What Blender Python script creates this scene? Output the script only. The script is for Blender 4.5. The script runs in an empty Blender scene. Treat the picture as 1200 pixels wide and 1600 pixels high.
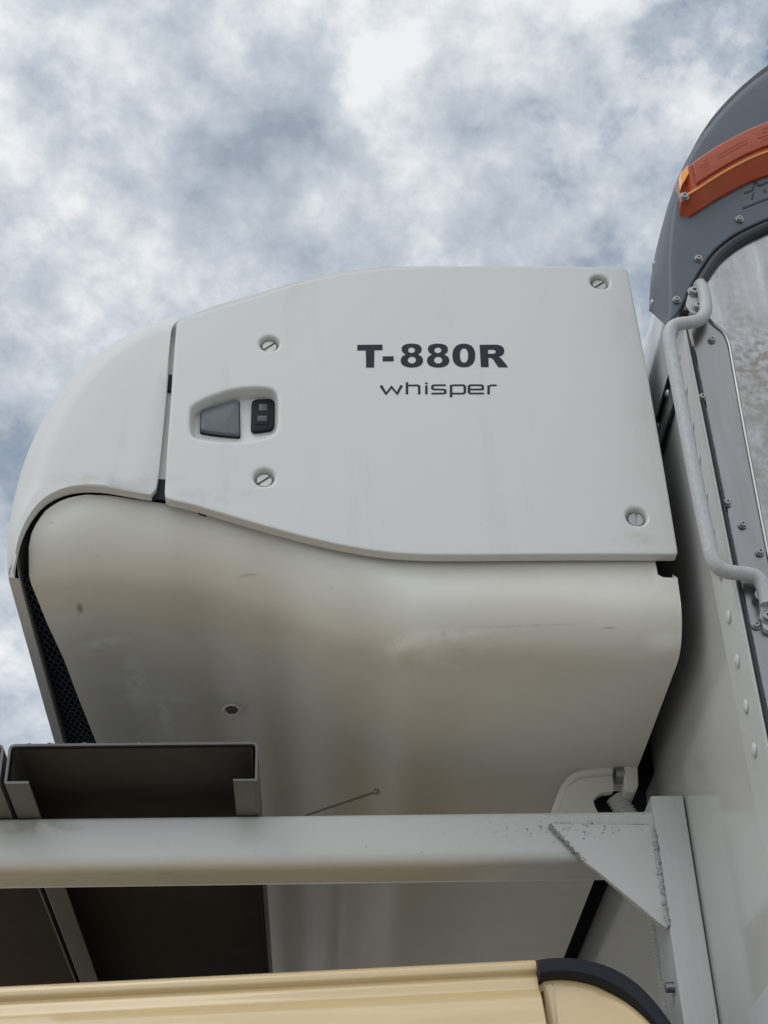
import bpy, bmesh, math, random
from mathutils import Vector, Matrix
from mathutils.geometry import delaunay_2d_cdt, tessellate_polygon
random.seed(7)
scn = bpy.context.scene
COL = scn.collection
R = math.radians

# ------------------------------------------------------------------ camera
CZ = 1.5                                            # the phone is held 1.5 m above the ground
VZ = (-120.0, -3260.0); VY = (-110.0, 1690.0)       # measured vanishing points of the plumb and the crosswise edges
F = math.sqrt(-(VZ[0]*VY[0] + VZ[1]*VY[1]))
aZ = Vector((VZ[0], VZ[1], F)).normalized()
aY = Vector((VY[0], VY[1], F)).normalized()
aX = aY.cross(aZ).normalized()
def c2w(d): return Vector((d.dot(aX), d.dot(aY), d.dot(aZ)))
cam = bpy.data.cameras.new('camera'); camo = bpy.data.objects.new('camera', cam); COL.objects.link(camo)
cam.sensor_fit = 'VERTICAL'; cam.sensor_height = 24.0; cam.sensor_width = 18.0
cam.lens = F/1600.0*24.0; cam.clip_start = 0.02; cam.clip_end = 5000
cr, cu, cb = c2w(Vector((1,0,0))), c2w(Vector((0,-1,0))), c2w(Vector((0,0,-1)))
M = Matrix(((cr.x,cu.x,cb.x,0),(cr.y,cu.y,cb.y,0),(cr.z,cu.z,cb.z,CZ),(0,0,0,1)))
camo.matrix_world = M
scn.camera = camo

def U(px, py, x=None, y=None, z=None):
    """measure: the point of the photo seen on the plane x=, y= or z= (z counted from the camera's height)"""
    d = c2w(Vector((px-600.0, py-800.0, F)))
    if y is not None: t = y/d.y
    elif x is not None: t = x/d.x
    else: t = z/d.z
    return d*t

# ------------------------------------------------------------------ sky, sun, exposure
SUN_EL, SUN_AZ = R(50), R(215)                      # azimuth clockwise from +Y
world = bpy.data.worlds.new('World'); scn.world = world; world.use_nodes = True
nt = world.node_tree; nt.nodes.clear()
def N(t, type_, **kw):
    n = t.nodes.new(type_)
    for k, v in kw.items(): setattr(n, k, v)
    return n
def L(t, a, b): t.links.new(a, b)
def mth(t, op, a, b=None, c=None, clamp=False):
    n = N(t, 'ShaderNodeMath', operation=op, use_clamp=clamp)
    for i, v in enumerate((a, b, c)):
        if v is None: continue
        if isinstance(v, (int, float)): n.inputs[i].default_value = v
        else: L(t, v, n.inputs[i])
    return n.outputs[0]
def ramp(t, fac, stops, interp='LINEAR'):
    n = N(t, 'ShaderNodeValToRGB'); cr_ = n.color_ramp; cr_.interpolation = interp
    while len(cr_.elements) < len(stops): cr_.elements.new(0.5)
    for e, (p, c) in zip(cr_.elements, stops):
        e.position = p
        e.color = (c, c, c, 1) if isinstance(c, (int, float)) else (*c, 1)
    L(t, fac, n.inputs[0]); return n.outputs[0]
def mixc(t, fac, a, b, blend='MIX'):
    n = N(t, 'ShaderNodeMix', data_type='RGBA', blend_type=blend)
    for i, v in ((0, fac), (6, a), (7, b)):
        if isinstance(v, (int, float)): n.inputs[i].default_value = v
        elif isinstance(v, tuple): n.inputs[i].default_value = (*v[:3], 1)
        else: L(t, v, n.inputs[i])
    return n.outputs[2]
def noise(t, vec, scale, detail=4, rough=.55, dist=0.0, dims='3D'):
    n = N(t, 'ShaderNodeTexNoise', noise_dimensions=dims)
    n.inputs['Scale'].default_value = scale; n.inputs['Detail'].default_value = detail
    n.inputs['Roughness'].default_value = rough; n.inputs['Distortion'].default_value = dist
    if vec is not None: L(t, vec, n.inputs['Vector'])
    return n.outputs[0]
sky = N(nt, 'ShaderNodeTexSky', sky_type='NISHITA'); sky.sun_disc = False
sky.sun_elevation = SUN_EL; sky.sun_rotation = SUN_AZ
bg_sky = N(nt, 'ShaderNodeBackground'); bg_sky.inputs[1].default_value = 0.11
L(nt, mixc(nt, 0.45, sky.outputs[0], (2.4, 3.5, 4.7)), bg_sky.inputs[0])
tc = N(nt, 'ShaderNodeTexCoord'); sep = N(nt, 'ShaderNodeSeparateXYZ'); L(nt, tc.outputs['Generated'], sep.inputs[0])
den = mth(nt, 'ADD', mth(nt, 'MAXIMUM', sep.outputs[2], 0.0), 0.5)
comb = N(nt, 'ShaderNodeCombineXYZ')
L(nt, mth(nt, 'DIVIDE', sep.outputs[0], den), comb.inputs[0]); L(nt, mth(nt, 'DIVIDE', sep.outputs[1], den), comb.inputs[1])
mp = N(nt, 'ShaderNodeMapping'); L(nt, comb.outputs[0], mp.inputs[0])
mp.inputs['Rotation'].default_value = (0, 0, R(-35)); mp.inputs['Scale'].default_value = (1.0, 0.92, 1.0); mp.inputs['Location'].default_value = (8.3, 4.6, 0.4)
cv = mp.outputs[0]
n_big = noise(nt, cv, 4.5, 2, .5, 0); n_puff = noise(nt, cv, 19.0, 9, .60, .08); n_shade = noise(nt, cv, 9.0, 4, .5, 0)
dens = mth(nt, 'ADD', mth(nt, 'MULTIPLY', n_big, 0.40), mth(nt, 'MULTIPLY', n_puff, 0.66))
dens = mth(nt, 'ADD', dens, mth(nt, 'MULTIPLY', ramp(nt, sep.outputs[2], [(0.30, 1.0), (0.62, 0.0)]), 0.05))
mask = ramp(nt, dens, [(0.38, 0.0), (0.44, 0.72), (0.52, 1.0)], 'EASE')
shade = mth(nt, 'ADD', mth(nt, 'MULTIPLY', n_shade, 0.45), mth(nt, 'MULTIPLY', n_puff, 0.55))
ccol = ramp(nt, shade, [(0.37, (.33, .385, .46)), (0.50, (.55, .60, .66)), (0.60, (.84, .86, .88))])
sd = Vector((math.sin(SUN_AZ)*math.cos(SUN_EL), math.cos(SUN_AZ)*math.cos(SUN_EL), math.sin(SUN_EL)))
dp = N(nt, 'ShaderNodeVectorMath', operation='DOT_PRODUCT'); L(nt, tc.outputs['Generated'], dp.inputs[0]); dp.inputs[1].default_value = sd
glow = mth(nt, 'MULTIPLY_ADD', mth(nt, 'POWER', mth(nt, 'MAXIMUM', dp.outputs['Value'], 0.0), 3.0), 0.9, 1.0)
low = mth(nt, 'MULTIPLY_ADD', ramp(nt, sep.outputs[2], [(0.15, 1.0), (0.65, 0.0)]), 0.16, 1.0)   # clouds whiten towards the horizon
bg_cl = N(nt, 'ShaderNodeBackground'); L(nt, ccol, bg_cl.inputs[0]); L(nt, mth(nt, 'MULTIPLY', glow, low), bg_cl.inputs[1])
ms = N(nt, 'ShaderNodeMixShader'); L(nt, mask, ms.inputs[0]); L(nt, bg_sky.outputs[0], ms.inputs[1]); L(nt, bg_cl.outputs[0], ms.inputs[2])
wo = N(nt, 'ShaderNodeOutputWorld'); L(nt, ms.outputs[0], wo.inputs[0])
sun = bpy.data.lights.new('sun', 'SUN'); sun.energy = 0.6; sun.angle = R(40); sun.color = (1, .96, .9)
suno = bpy.data.objects.new('sun', sun); COL.objects.link(suno)
suno.location = sd*40; suno.rotation_euler = sd.to_track_quat('Z', 'Y').to_euler()
scn.view_settings.view_transform = 'Standard'; scn.view_settings.look = 'None'
scn.view_settings.exposure = 0.0; scn.view_settings.gamma = 1.0

# ------------------------------------------------------------------ materials
def mat(name, base, rough=.4, metal=0.0, coat=0.0, var=None, dirt=None, bump=None, marks=(), spec=.5, rvar=0.0, stretch=(1,1,1), trans=0.0):
    """var=(scale, amount) tone drift; dirt=[(colour, scale, lo, hi, amount, stretch)]; marks=[(centre, radii, colour, noise scale, lo, hi, amount)]"""
    m = bpy.data.materials.new(name); m.use_nodes = True; t = m.node_tree
    b = t.nodes['Principled BSDF']
    b.inputs['Roughness'].default_value = rough; b.inputs['Metallic'].default_value = metal
    b.inputs['Coat Weight'].default_value = coat; b.inputs['Coat Roughness'].default_value = .06
    b.inputs['Specular IOR Level'].default_value = spec; b.inputs['Transmission Weight'].default_value = trans
    geo = N(t, 'ShaderNodeNewGeometry'); pos = geo.outputs['Position']
    def mapped(s):
        q = N(t, 'ShaderNodeMapping'); q.inputs['Scale'].default_value = s; L(t, pos, q.inputs[0]); return q.outputs[0]
    col = N(t, 'ShaderNodeRGB'); col.outputs[0].default_value = (*base, 1); c = col.outputs[0]
    if var:
        v = mth(t, 'MULTIPLY_ADD', mth(t, 'SUBTRACT', noise(t, mapped(stretch), var[0], 5, .6), .5), var[1]*2, 1.0)
        vm = N(t, 'ShaderNodeVectorMath', operation='SCALE'); L(t, c, vm.inputs[0]); L(t, v, vm.inputs['Scale']); c = vm.outputs[0]
    for (dc, sc, lo, hi, am, st) in (dirt or ()):
        f = mth(t, 'MULTIPLY', ramp(t, noise(t, mapped(st), sc, 7, .62, .4), [(lo, 0.0), (hi, 1.0)]), am)
        c = mixc(t, f, c, dc)
    for (ce, ra, mc, sc, lo, hi, am) in marks:
        q = N(t, 'ShaderNodeVectorMath', operation='SUBTRACT'); L(t, pos, q.inputs[0]); q.inputs[1].default_value = (ce[0], ce[1], ce[2]+CZ)
        q2 = N(t, 'ShaderNodeVectorMath', operation='DIVIDE'); L(t, q.outputs[0], q2.inputs[0]); q2.inputs[1].default_value = ra
        q3 = N(t, 'ShaderNodeVectorMath', operation='LENGTH'); L(t, q2.outputs[0], q3.inputs[0])
        f = ramp(t, q3.outputs['Value'], [(0.35, 1.0), (1.0, 0.0)])
        if sc: f = mth(t, 'MULTIPLY', f, ramp(t, noise(t, mapped((1,1,1)), sc, 6, .62, .12), [(lo, 0.0), (hi, 1.0)]))
        c = mixc(t, mth(t, 'MULTIPLY', f, am), c, mc)
    L(t, c, b.inputs['Base Color'])
    if rvar:
        L(t, mth(t, 'MULTIPLY_ADD', noise(t, mapped(stretch), 9, 5, .6), rvar, rough-rvar/2), b.inputs['Roughness'])
    if bump:
        bn = N(t, 'ShaderNodeBump'); bn.inputs['Strength'].default_value = bump[1]; bn.inputs['Distance'].default_value = bump[2] if len(bump) > 2 else .001
        L(t, noise(t, mapped(stretch), bump[0], 4, .6), bn.inputs['Height']); L(t, bn.outputs[0], b.inputs['Normal'])
    return m
YP0 = 1.077
GRIME = (.20, .17, .125)
m_panel = mat('panel_gelcoat', (.655, .65, .625), .40, var=(3, .03), coat=.05,
              dirt=[((.46,.43,.37), 15, .56, .85, .42, (1.4,1,.2)), ((.40,.38,.34), 150, .70, .76, .35, (1,1,1))], bump=(9, .03, .004),
            marks=[(tuple(U(1005,690,y=YP0)), (.02,.05,.05), (.50,.45,.37), 30, .40, .65, .45), (tuple(U(1000,840,y=YP0)), (.03,.05,.01), (.48,.43,.35), 60, .42, .62, .5), (tuple(U(180,745,y=YP0)), (.07,.06,.012), (.47,.44,.38), 40, .42, .62, .5), (tuple(U(330,775,y=YP0)), (.05,.05,.012), (.48,.45,.38), 50, .42, .62, .45)])
m_tub_marks = []
m_black = mat('black_plastic', (.006, .008, .012), .55, spec=.25)
m_gasket = mat('gasket_rubber', (.004, .005, .007), .9, spec=.1)
m_letter = mat('lettering_vinyl', (.012, .018, .026), .6, spec=.3)
m_paddle = mat('grey_latch_plastic', (.105, .12, .135), .35, var=(30, .05))
m_screw = mat('screw_steel', (.43, .42, .40), .42, metal=.9, var=(300, .25), bump=(600, .3, .0004))
m_switch = mat('switch_window', (.06, .065, .075), .25)
m_mesh = mat('grille_wire', (.05, .065, .10), .4)
m_wall = mat('front_wall_gelcoat', (.62, .62, .59), .14, var=(2.5, .04), coat=.3, spec=.5,
             dirt=[((.45,.45,.42), 8, .58, .85, .3, (1,1,.3))], bump=(4, .04, .004))
m_strip = mat('corner_strip_paint', (.62, .625, .605), .3, var=(30, .05), dirt=[((.35,.35,.33), 40, .6, .75, .4, (1,1,1))])
m_mirror = mat('polished_steel', (.30, .297, .29), .28, metal=1.0, var=(10, .2), stretch=(6, 6, .6), rvar=.12,
               dirt=[((.22,.20,.18), 12, .55, .8, .4, (4,4,.6))])
m_sheet = mat('scuffed_steel', (.44, .438, .435), .22, metal=.92, var=(26, .4), stretch=(3,3,.25), rvar=.2,
              dirt=[((.62,.62,.62), 16, .45, .62, .35, (3,3,.5)), ((.27,.235,.20), 15, .46, .70, .6, (1.5,1.5,.6)), ((.10,.09,.08), 260, .66, .72, .7, (1,1,1))], bump=(180, .25, .001),
            marks=[(tuple(U(1180,570,y=1.0)), (.05,.2,.085), (.20,.17,.14), 130, .42, .62, .75), (tuple(U(1190,700,y=1.0)), (.04,.2,.12), (.27,.25,.22), 110, .42, .60, .75), (tuple(U(1150,470,y=1.0)), (.012,.2,.09), (.30,.29,.28), 120, .42, .62, .55)])
m_cap = mat('corner_cap_plastic', (.085, .098, .118), .48, coat=.05, var=(18, .12),
            dirt=[((.17,.18,.19), 10, .55, .8, .35, (1,1,1))], bump=(500, .06, .0005))
m_capdark = mat('cap_seal', (.02, .023, .028), .5)
m_rivet = mat('rivet_paint', (.60, .605, .59), .35, var=(200, .1))
m_bolt = mat('bolt_steel', (.34, .345, .35), .35, metal=.8, var=(400, .2))
m_amber = mat('amber_lens', (.36, .052, .009), .30, coat=.2, var=(60, .15), stretch=(.3,1,1), spec=.35,
              dirt=[((.36,.10,.045), 40, .45, .7, .4, (.35,1,1.6))])
m_amberclear = mat('amber_lens_end', (.95, .36, .03), .2, coat=.8)
m_handle = mat('handle_paint', (.43, .44, .435), .42, var=(120, .1), dirt=[((.60,.60,.59), 420, .46, .62, .35, (1,1,.6)), ((.30,.30,.29), 320, .64, .7, .5, (1,1,1))], bump=(350, .08, .0006))
m_beam = mat('frame_paint', (.63, .635, .61), .33, coat=.2, var=(8, .05),
             dirt=[((.40,.38,.33), 18, .56, .8, .4, (.5,1,1)), ((.12,.11,.10), 170, .68, .74, .6, (.8,1,1))], bump=(60, .08, .001),
             marks=[(tuple(U(280,1374,y=1.27)), (.16,.05,.006), (.16,.115,.07), 60, .46, .62, .75), (tuple(U(660,1366,y=1.27)), (.14,.05,.005), (.17,.125,.08), 60, .48, .62, .6), (tuple(U(60,1292,y=1.268)), (.045,.02,.010), (.20,.19,.175), 35, .38, .6, .6), (tuple(U(850,1290,y=1.268)), (.08,.02,.02), (.22,.215,.205), 190, .58, .64, .5)])
m_post = mat('brushed_post_paint', (.60, .605, .585), .38, var=(22, .10), stretch=(5,5,.35), dirt=[((.36,.36,.34), 30, .58, .8, .4, (3,3,.3))], bump=(90, .15, .001))
m_weld = mat('weld_bead', (.42, .42, .41), .45, metal=.3, var=(260, .6), dirt=[((.12,.12,.115), 300, .52, .66, .6, (1,1,1))], bump=(420, .9, .002))
m_wpaint = mat('painted_weld', (.50, .51, .50), .4, var=(200, .25), dirt=[((.2,.2,.19), 260, .55, .66, .7, (1,1,1))], bump=(420, .8, .002))
m_plank = mat('plank_alloy', (.155, .155, .15), .5, metal=.2, var=(14, .18), stretch=(1,.4,1), dirt=[((.10,.085,.07), 9, .5, .75, .5, (1,1,1))], bump=(120, .15, .001))
m_under = mat('dark_underside', (.06, .058, .058), .7, var=(8, .3), spec=.2, dirt=[((.05,.04,.032), 5, .45, .7, .7, (1,1,1))])  # near-black tone for the inner faces of the folded planks
m_cab = mat('beige_car_paint', (.66, .49, .255), .18, coat=1.0, var=(3, .03), dirt=[((.52,.42,.26), 40, .6, .8, .25, (.3,1,2))])
m_trim = mat('black_trim', (.013, .016, .021), .55, spec=.3, var=(50, .1))
m_roof = mat('white_roof_skin', (.72, .74, .75), .15, coat=.4, var=(4, .04))
m_hose = mat('grey_conduit', (.78, .78, .75), .5)
m_ground = mat('yard_concrete', (.36, .345, .315), .85, var=(.6, .15), dirt=[((.12,.12,.115), 1.2, .52, .7, .5, (1,1,1))], bump=(40, .3, .004))

# ------------------------------------------------------------------ builders
def empty(name, loc, label, cat, group=None):
    o = bpy.data.objects.new(name, None); COL.objects.link(o); o.empty_display_size = .1
    o.location = (loc[0], loc[1], loc[2]+CZ); o['label'] = label; o['category'] = cat
    if group: o['group'] = group
    return o
def wloc(o):
    v = Vector(o.location); p = o.parent
    while p: v += Vector(p.location); p = p.parent
    return v
def mk(name, vs, fs, m, parent=None, angle=32, label=None):
    """one mesh object; vertices in world space, z counted from the camera's height"""
    vs = [Vector((v[0], v[1], v[2]+CZ)) for v in vs]
    lo = Vector([min(v[i] for v in vs) for i in range(3)]); hi = Vector([max(v[i] for v in vs) for i in range(3)])
    org = (lo+hi)/2
    me = bpy.data.meshes.new(name); me.from_pydata([v-org for v in vs], [], fs); me.update()
    bm = bmesh.new(); bm.from_mesh(me); bmesh.ops.remove_doubles(bm, verts=bm.verts, dist=1e-6)
    bmesh.ops.recalc_face_normals(bm, faces=bm.faces); bm.to_mesh(me); bm.free()
    me.materials.append(m)
    me.shade_smooth(); me.set_sharp_from_angle(angle=R(angle))
    o = bpy.data.objects.new(name, me); COL.objects.link(o)
    if parent: o.parent = parent; o.location = org-wloc(parent)
    else: o.location = org
    if label: o['label'] = label
    return o
def dup(o, loc, rot=None, parent=None):
    c = o.copy(); COL.objects.link(c); p = parent or o.parent; c.parent = p
    c.location = Vector((loc[0], loc[1], loc[2]+CZ))-(wloc(p) if p else Vector())
    if rot is not None: c.rotation_euler = rot
    return c
class MB:
    def __init__(s): s.v = []; s.f = []
    def add(s, vs, fs):
        k = len(s.v); s.v += [tuple(v) for v in vs]; s.f += [tuple(i+k for i in f) for f in fs]; return s
    def box(s, x0, x1, y0, y1, z0, z1):
        v = [(x,y,z) for z in (z0,z1) for y in (y0,y1) for x in (x0,x1)]
        return s.add(v, [(0,1,3,2),(4,6,7,5),(0,4,5,1),(2,3,7,6),(0,2,6,4),(1,5,7,3)])
    def rings(s, rs, closed=True, cap0=False, cap1=False):
        n = len(rs[0]); k = len(s.v)
        for r in rs: s.v += [tuple(p) for p in r]
        for j in range(len(rs)-1):
            for i in range(n if closed else n-1):
                a = k+j*n+i; b = k+j*n+(i+1)%n; s.f.append((a, b, b+n, a+n))
        if cap0: s.f.append(tuple(k+i for i in range(n)))
        if cap1: s.f.append(tuple(k+(len(rs)-1)*n+i for i in range(n)))
        return s
    def tube(s, path, rad, seg=14, caps=True):
        path = [Vector(p) for p in path]; rs = []
        t0 = (path[1]-path[0]).normalized(); up = Vector((0,0,1)) if abs(t0.z) < .9 else Vector((1,0,0))
        n = t0.cross(up).normalized()
        for i, p in enumerate(path):
            t = (path[min(i+1, len(path)-1)]-path[max(i-1, 0)]).normalized()
            n = (n-t*n.dot(t)).normalized(); b = t.cross(n)
            r = rad[i] if isinstance(rad, (list, tuple)) else rad
            rs.append([p+n*(r*math.cos(a))+b*(r*math.sin(a)) for a in [2*math.pi*k/seg for k in range(seg)]])
        return s.rings(rs, True, caps, caps)
    def out(s, name, m, parent=None, angle=32, label=None): return mk(name, s.v, s.f, m, parent, angle, label)
def spline(pts, n=6, closed=False):
    P = [Vector(p) for p in pts]; out = []; K = len(P)
    for i in range(K if closed else K-1):
        g = (lambda j: P[j % K]) if closed else (lambda j: P[min(max(j, 0), K-1)])
        a, b, c, d = g(i-1), g(i), g(i+1), g(i+2)
        for k in range(n):
            t = k/n
            out.append(.5*((2*b)+(c-a)*t+(2*a-5*b+4*c-d)*t*t+(3*b-a-3*c+d)*t**3))
    if not closed: out.append(P[-1])
    return out
def resample(P, n):
    L_ = [0]
    for a, b in zip(P, P[1:]): L_.append(L_[-1]+(b-a).length)
    out = []; j = 0
    for k in range(n):
        s = L_[-1]*k/(n-1)
        while j < len(P)-2 and L_[j+1] < s: j += 1
        w = (s-L_[j])/max(L_[j+1]-L_[j], 1e-9); out.append(P[j].lerp(P[j+1], min(max(w, 0), 1)))
    return out
def interp(x, tab):
    if x <= tab[0][0]: return tab[0][1]
    for (a, va), (b, vb) in zip(tab, tab[1:]):
        if x <= b:
            w = (x-a)/(b-a); w = w*w*(3-2*w); return va+(vb-va)*w
    return tab[-1][1]
def inside(p, poly):
    c = False; n = len(poly); j = n-1
    for i in range(n):
        a, b = poly[i], poly[j]
        if (a[1] > p[1]) != (b[1] > p[1]) and p[0] < (b[0]-a[0])*(p[1]-a[1])/(b[1]-a[1])+a[0]: c = not c
        j = i
    return c
def area2(p): return sum(p[i-1][0]*p[i][1]-p[i][0]*p[i-1][1] for i in range(len(p)))/2
def inset(poly, d):
    """offset of a closed 2-D loop towards its inside by d"""
    s = 1 if area2(poly) > 0 else -1; n = len(poly); out = []
    for i in range(n):
        a, b, c = (Vector(poly[k % n][:2]) for k in (i-1, i, i+1))
        e1 = (b-a); e2 = (c-b)
        if e1.length < 1e-9: e1 = e2
        if e2.length < 1e-9: e2 = e1
        e1.normalize(); e2.normalize()
        n1 = Vector((-e1.y, e1.x))*s; n2 = Vector((-e2.y, e2.x))*s
        m_ = n1+n2; m_ = m_.normalized() if m_.length > 1e-6 else n1
        out.append(b+m_*(d/max(m_.dot(n1), .5)))
    return out
def roundpoly(pts, r, n=5):
    """round the corners of a 2-D polygon; r a number or one per corner"""
    P = [Vector(p[:2]) for p in pts]; K = len(P); out = []
    for i in range(K):
        a, b, c = P[i-1], P[i], P[(i+1) % K]; rr = r[i] if isinstance(r, (list, tuple)) else r
        if rr <= 0: out.append(b); continue
        u = (a-b); v = (c-b); d = min(rr, u.length*.49, v.length*.49); u.normalize(); v.normalize()
        p0, p1 = b+u*d, b+v*d
        for k in range(n+1):
            t = k/n; out.append(p0*(1-t)**2+b*2*t*(1-t)+p1*t*t)
    return out
def fillgrid(outer, holes, step):
    """triangles filling a 2-D outline with holes, with inner points so that it can be bowed"""
    pts = []; edges = []
    for lp in [outer]+list(holes):
        k = len(pts); pts += [Vector(p[:2]) for p in lp]; edges += [(k+i, k+(i+1) % len(lp)) for i in range(len(lp))]
    xs = [p[0] for p in outer]; ys = [p[1] for p in outer]
    x = min(xs)+step/2
    while x < max(xs):
        y = min(ys)+step/2
        while y < max(ys):
            q = Vector((x, y))
            if inside(q, outer) and not any(inside(q, h) for h in holes) and all((q-p).length > step*.45 for p in pts[:sum(map(len, [outer]+list(holes)))]): pts.append(q)
            y += step
        x += step
    v, e, f, *_ = delaunay_2d_cdt(pts, edges, [], 0, 1e-7)
    g = []
    for t in f:
        c = sum((v[i] for i in t), Vector((0, 0)))/len(t)
        if inside(c, outer) and not any(inside(c, h) for h in holes): g.append(tuple(t))
    return v, g
def plate(mb, loop, y0, y1, bev=0.0, step=None, nb=4, yf=None):
    """a plate standing in the XZ plane: front face at y0 with a rounded edge, back at y1"""
    yf = yf or (lambda x, z: 0.0); rs = []
    for k in range(nb+1):
        a = math.pi/2*k/nb
        q = inset(loop, bev*(1-math.sin(a))) if bev else loop
        rs.append([(p[0], y0+bev*(1-math.cos(a))+yf(p[0], p[1]), p[1]) for p in q])
        if not bev: break
    rs.append([(p[0], y1+yf(p[0], p[1]), p[1]) for p in loop])
    mb.rings(rs, True, False, True)
    inner = [(p[0], p[2]) for p in rs[0]]
    v, f = fillgrid(inner, [], step or 10)
    mb.add([(p.x, y0+yf(p.x, p.y), p.y) for p in v], f)
    return mb
def XZ(pts, y): return [Vector((q.x, q.z)) for q in (U(a, b, y=y) for a, b in pts)]

# ------------------------------------------------------------------ the ground
g = MB().add([(-400,-400,-1.5),(400,-400,-1.5),(400,400,-1.5),(-400,400,-1.5)], [(0,1,2,3)]).out('ground', m_ground); g['kind'] = 'structure'

# ================================================================== REFRIGERATION UNIT
YP = 1.077                                           # plane of the side panel
XR = .321; XW = .343                                 # back of the unit; front wall of the cargo box
unit = empty('refrigeration_unit', (.03, 1.8, .66), 'large off-white refrigeration unit with grimy underside mounted on the front wall of the cargo box', 'refrigeration unit')
def bow(x, z): return .004*((z-.88)/.2)**2 + .002*((x-.05)/.3)**2
def XB(pts, dy=0.0, k=1.0):                         # measured on the bowed face
    out = []
    for a, b in pts:
        q = U(a, b, y=YP+dy)
        for _ in range(3): q = U(a, b, y=YP+dy+k*bow(q.x, q.z))
        out.append(Vector((q.x, q.z)))
    return out
# ---- side panel
px_panel = spline([(286,498.5),(330,484),(400,463),(460,444),(520,430),(560,424),(620,418.5),(700,415.5),(770,414.5),(870,415.5),(972,417.6)], 4) \
    + [(977,418.2),(979.8,420.6)] + spline([(981,426),(992,480),(1015,600),(1040,745),(1058.6,857)], 3) \
    + [(1059,862.5),(1057,865.8)] + spline([(1051,866.4),(900,866),(740,867),(660,866.5),(600,862.5),(540,853),(480,839.5),(420,823.5),(360,806),(300,788.5),(268,781.5)], 4) \
    + [(261,779.3),(257.6,775.5)] + spline([(257.2,768),(261,700),(267,620),(274.6,516)], 3) + [(275.6,507),(278.5,502)]
panel_loop = XB(px_panel)
screw_px = [(421,543,R(40)),(413,752,R(38)),(936,447,R(38)),(993,813,R(80))]
def circ(c, r, n=28): return [Vector((c[0]+r*math.cos(2*math.pi*k/n), c[1]+r*math.sin(2*math.pi*k/n))) for k in range(n)]
screws = []
for a, b, an in screw_px:
    q = XB([(a, b)], .006)[0]; screws.append((q.x, q.y, an))
recess_px = spline([(298,641),(303,633),(322.5,622),(348,613),(372,607),(400,605),(420,606.5),(430,612),(433.5,622),(434,645),(432.5,667),(426,677.5),(414,683.5),(393,688),(365,690),(337,688.5),(311,684.5),(299.5,678),(297,662)], 3, True)
recess_loop = XB(recess_px)
RIN = .0096; BEV = .0016
pb = MB(); rs = [[(p.x, YP+bow(p.x, p.y), p.y) for p in inset(panel_loop, BEV+.0022)]]
for k in range(5):
    a = math.pi/2*k/4; q = inset(panel_loop, BEV*(1-math.sin(a)))
    rs.append([(p.x, YP+BEV*(1-math.cos(a))+bow(p.x, p.y), p.y) for p in q])
rs.append([(p.x, YP+.010+bow(p.x, p.y), p.y) for p in panel_loop])
pb.rings(rs, True, False, False)
holes = [circ(s, RIN+.0045) for s in screws]+[inset(recess_loop, -.0045)]
v, f = fillgrid([Vector((p[0], p[2])) for p in rs[0]], holes, .016)
pb.add([(p.x, YP+bow(p.x, p.y), p.y) for p in v], f)
for s in screws:                                     # dished screw wells
    rr = []
    for d, y in ((.0045,0),(.0024,0),(.0014,.0003),(.0005,.0010),(-.0003,.0024),(-.0008,.0076),(-.0016,.0086)):
        rr.append([(p.x, YP+y+bow(p.x, p.y), p.y) for p in circ(s, RIN+d)])
    pb.rings(rr, True, False, True)
rr = []
for d, y in ((.0045,0),(.0022,0),(.0012,.0003),(.0004,.0011),(-.0004,.003),(-.0022,.011),(-.0034,.0135),(-.005,.0142)):
    rr.append([(p.x, YP+y+bow(p.x, p.y), p.y) for p in inset(recess_loop, -d)])
pb.rings(rr, True, False, False)
rf = [Vector((p[0], p[2])) for p in rr[-1]]; v, f = fillgrid(rf, [], .02)
pb.add([(p.x, YP+.0142+bow(p.x, p.y), p.y) for p in v], f)
panel = pb.out('side_panel', m_panel, unit, 40)
# ---- screws with a cut slot
def screw_mesh(r=.0072, h=.0030):
    mb = MB(); sl = .0011
    for sg in (1, -1):
        a0 = math.asin(sl/r)
        lp = [(r*math.cos(a0+(math.pi-2*a0)*k/14), sg*r*math.sin(a0+(math.pi-2*a0)*k/14)) for k in range(15)]
        lp2 = [(x*.90, sg*max(abs(z)*.92, sl)) for x, z in lp]
        mb.rings([[(x, 0, z) for x, z in lp], [(x, -h*.75, z) for x, z in lp], [(x, -h, z) for x, z in lp2]], True, True, True)
    ring = lambda rr_, y: [(rr_*math.cos(2*math.pi*k/24), y, rr_*math.sin(2*math.pi*k/24)) for k in range(24)]
    mb.rings([ring(r*.97, .001), ring(r*.97, -h*.35)], True, True, True)
    return mb
sm = screw_mesh(); first = None
for x, z, an in screws:
    y = YP+.0076+bow(x, z)
    if first is None:
        first = mk('screw', [(a+x, b+y, c+z) for a, b, c in sm.v], sm.f, m_screw, panel, 25); first.rotation_euler = (0, -an, 0)
    else: dup(first, (x, y-.0011, z), (0, -an, 0), panel)
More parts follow.
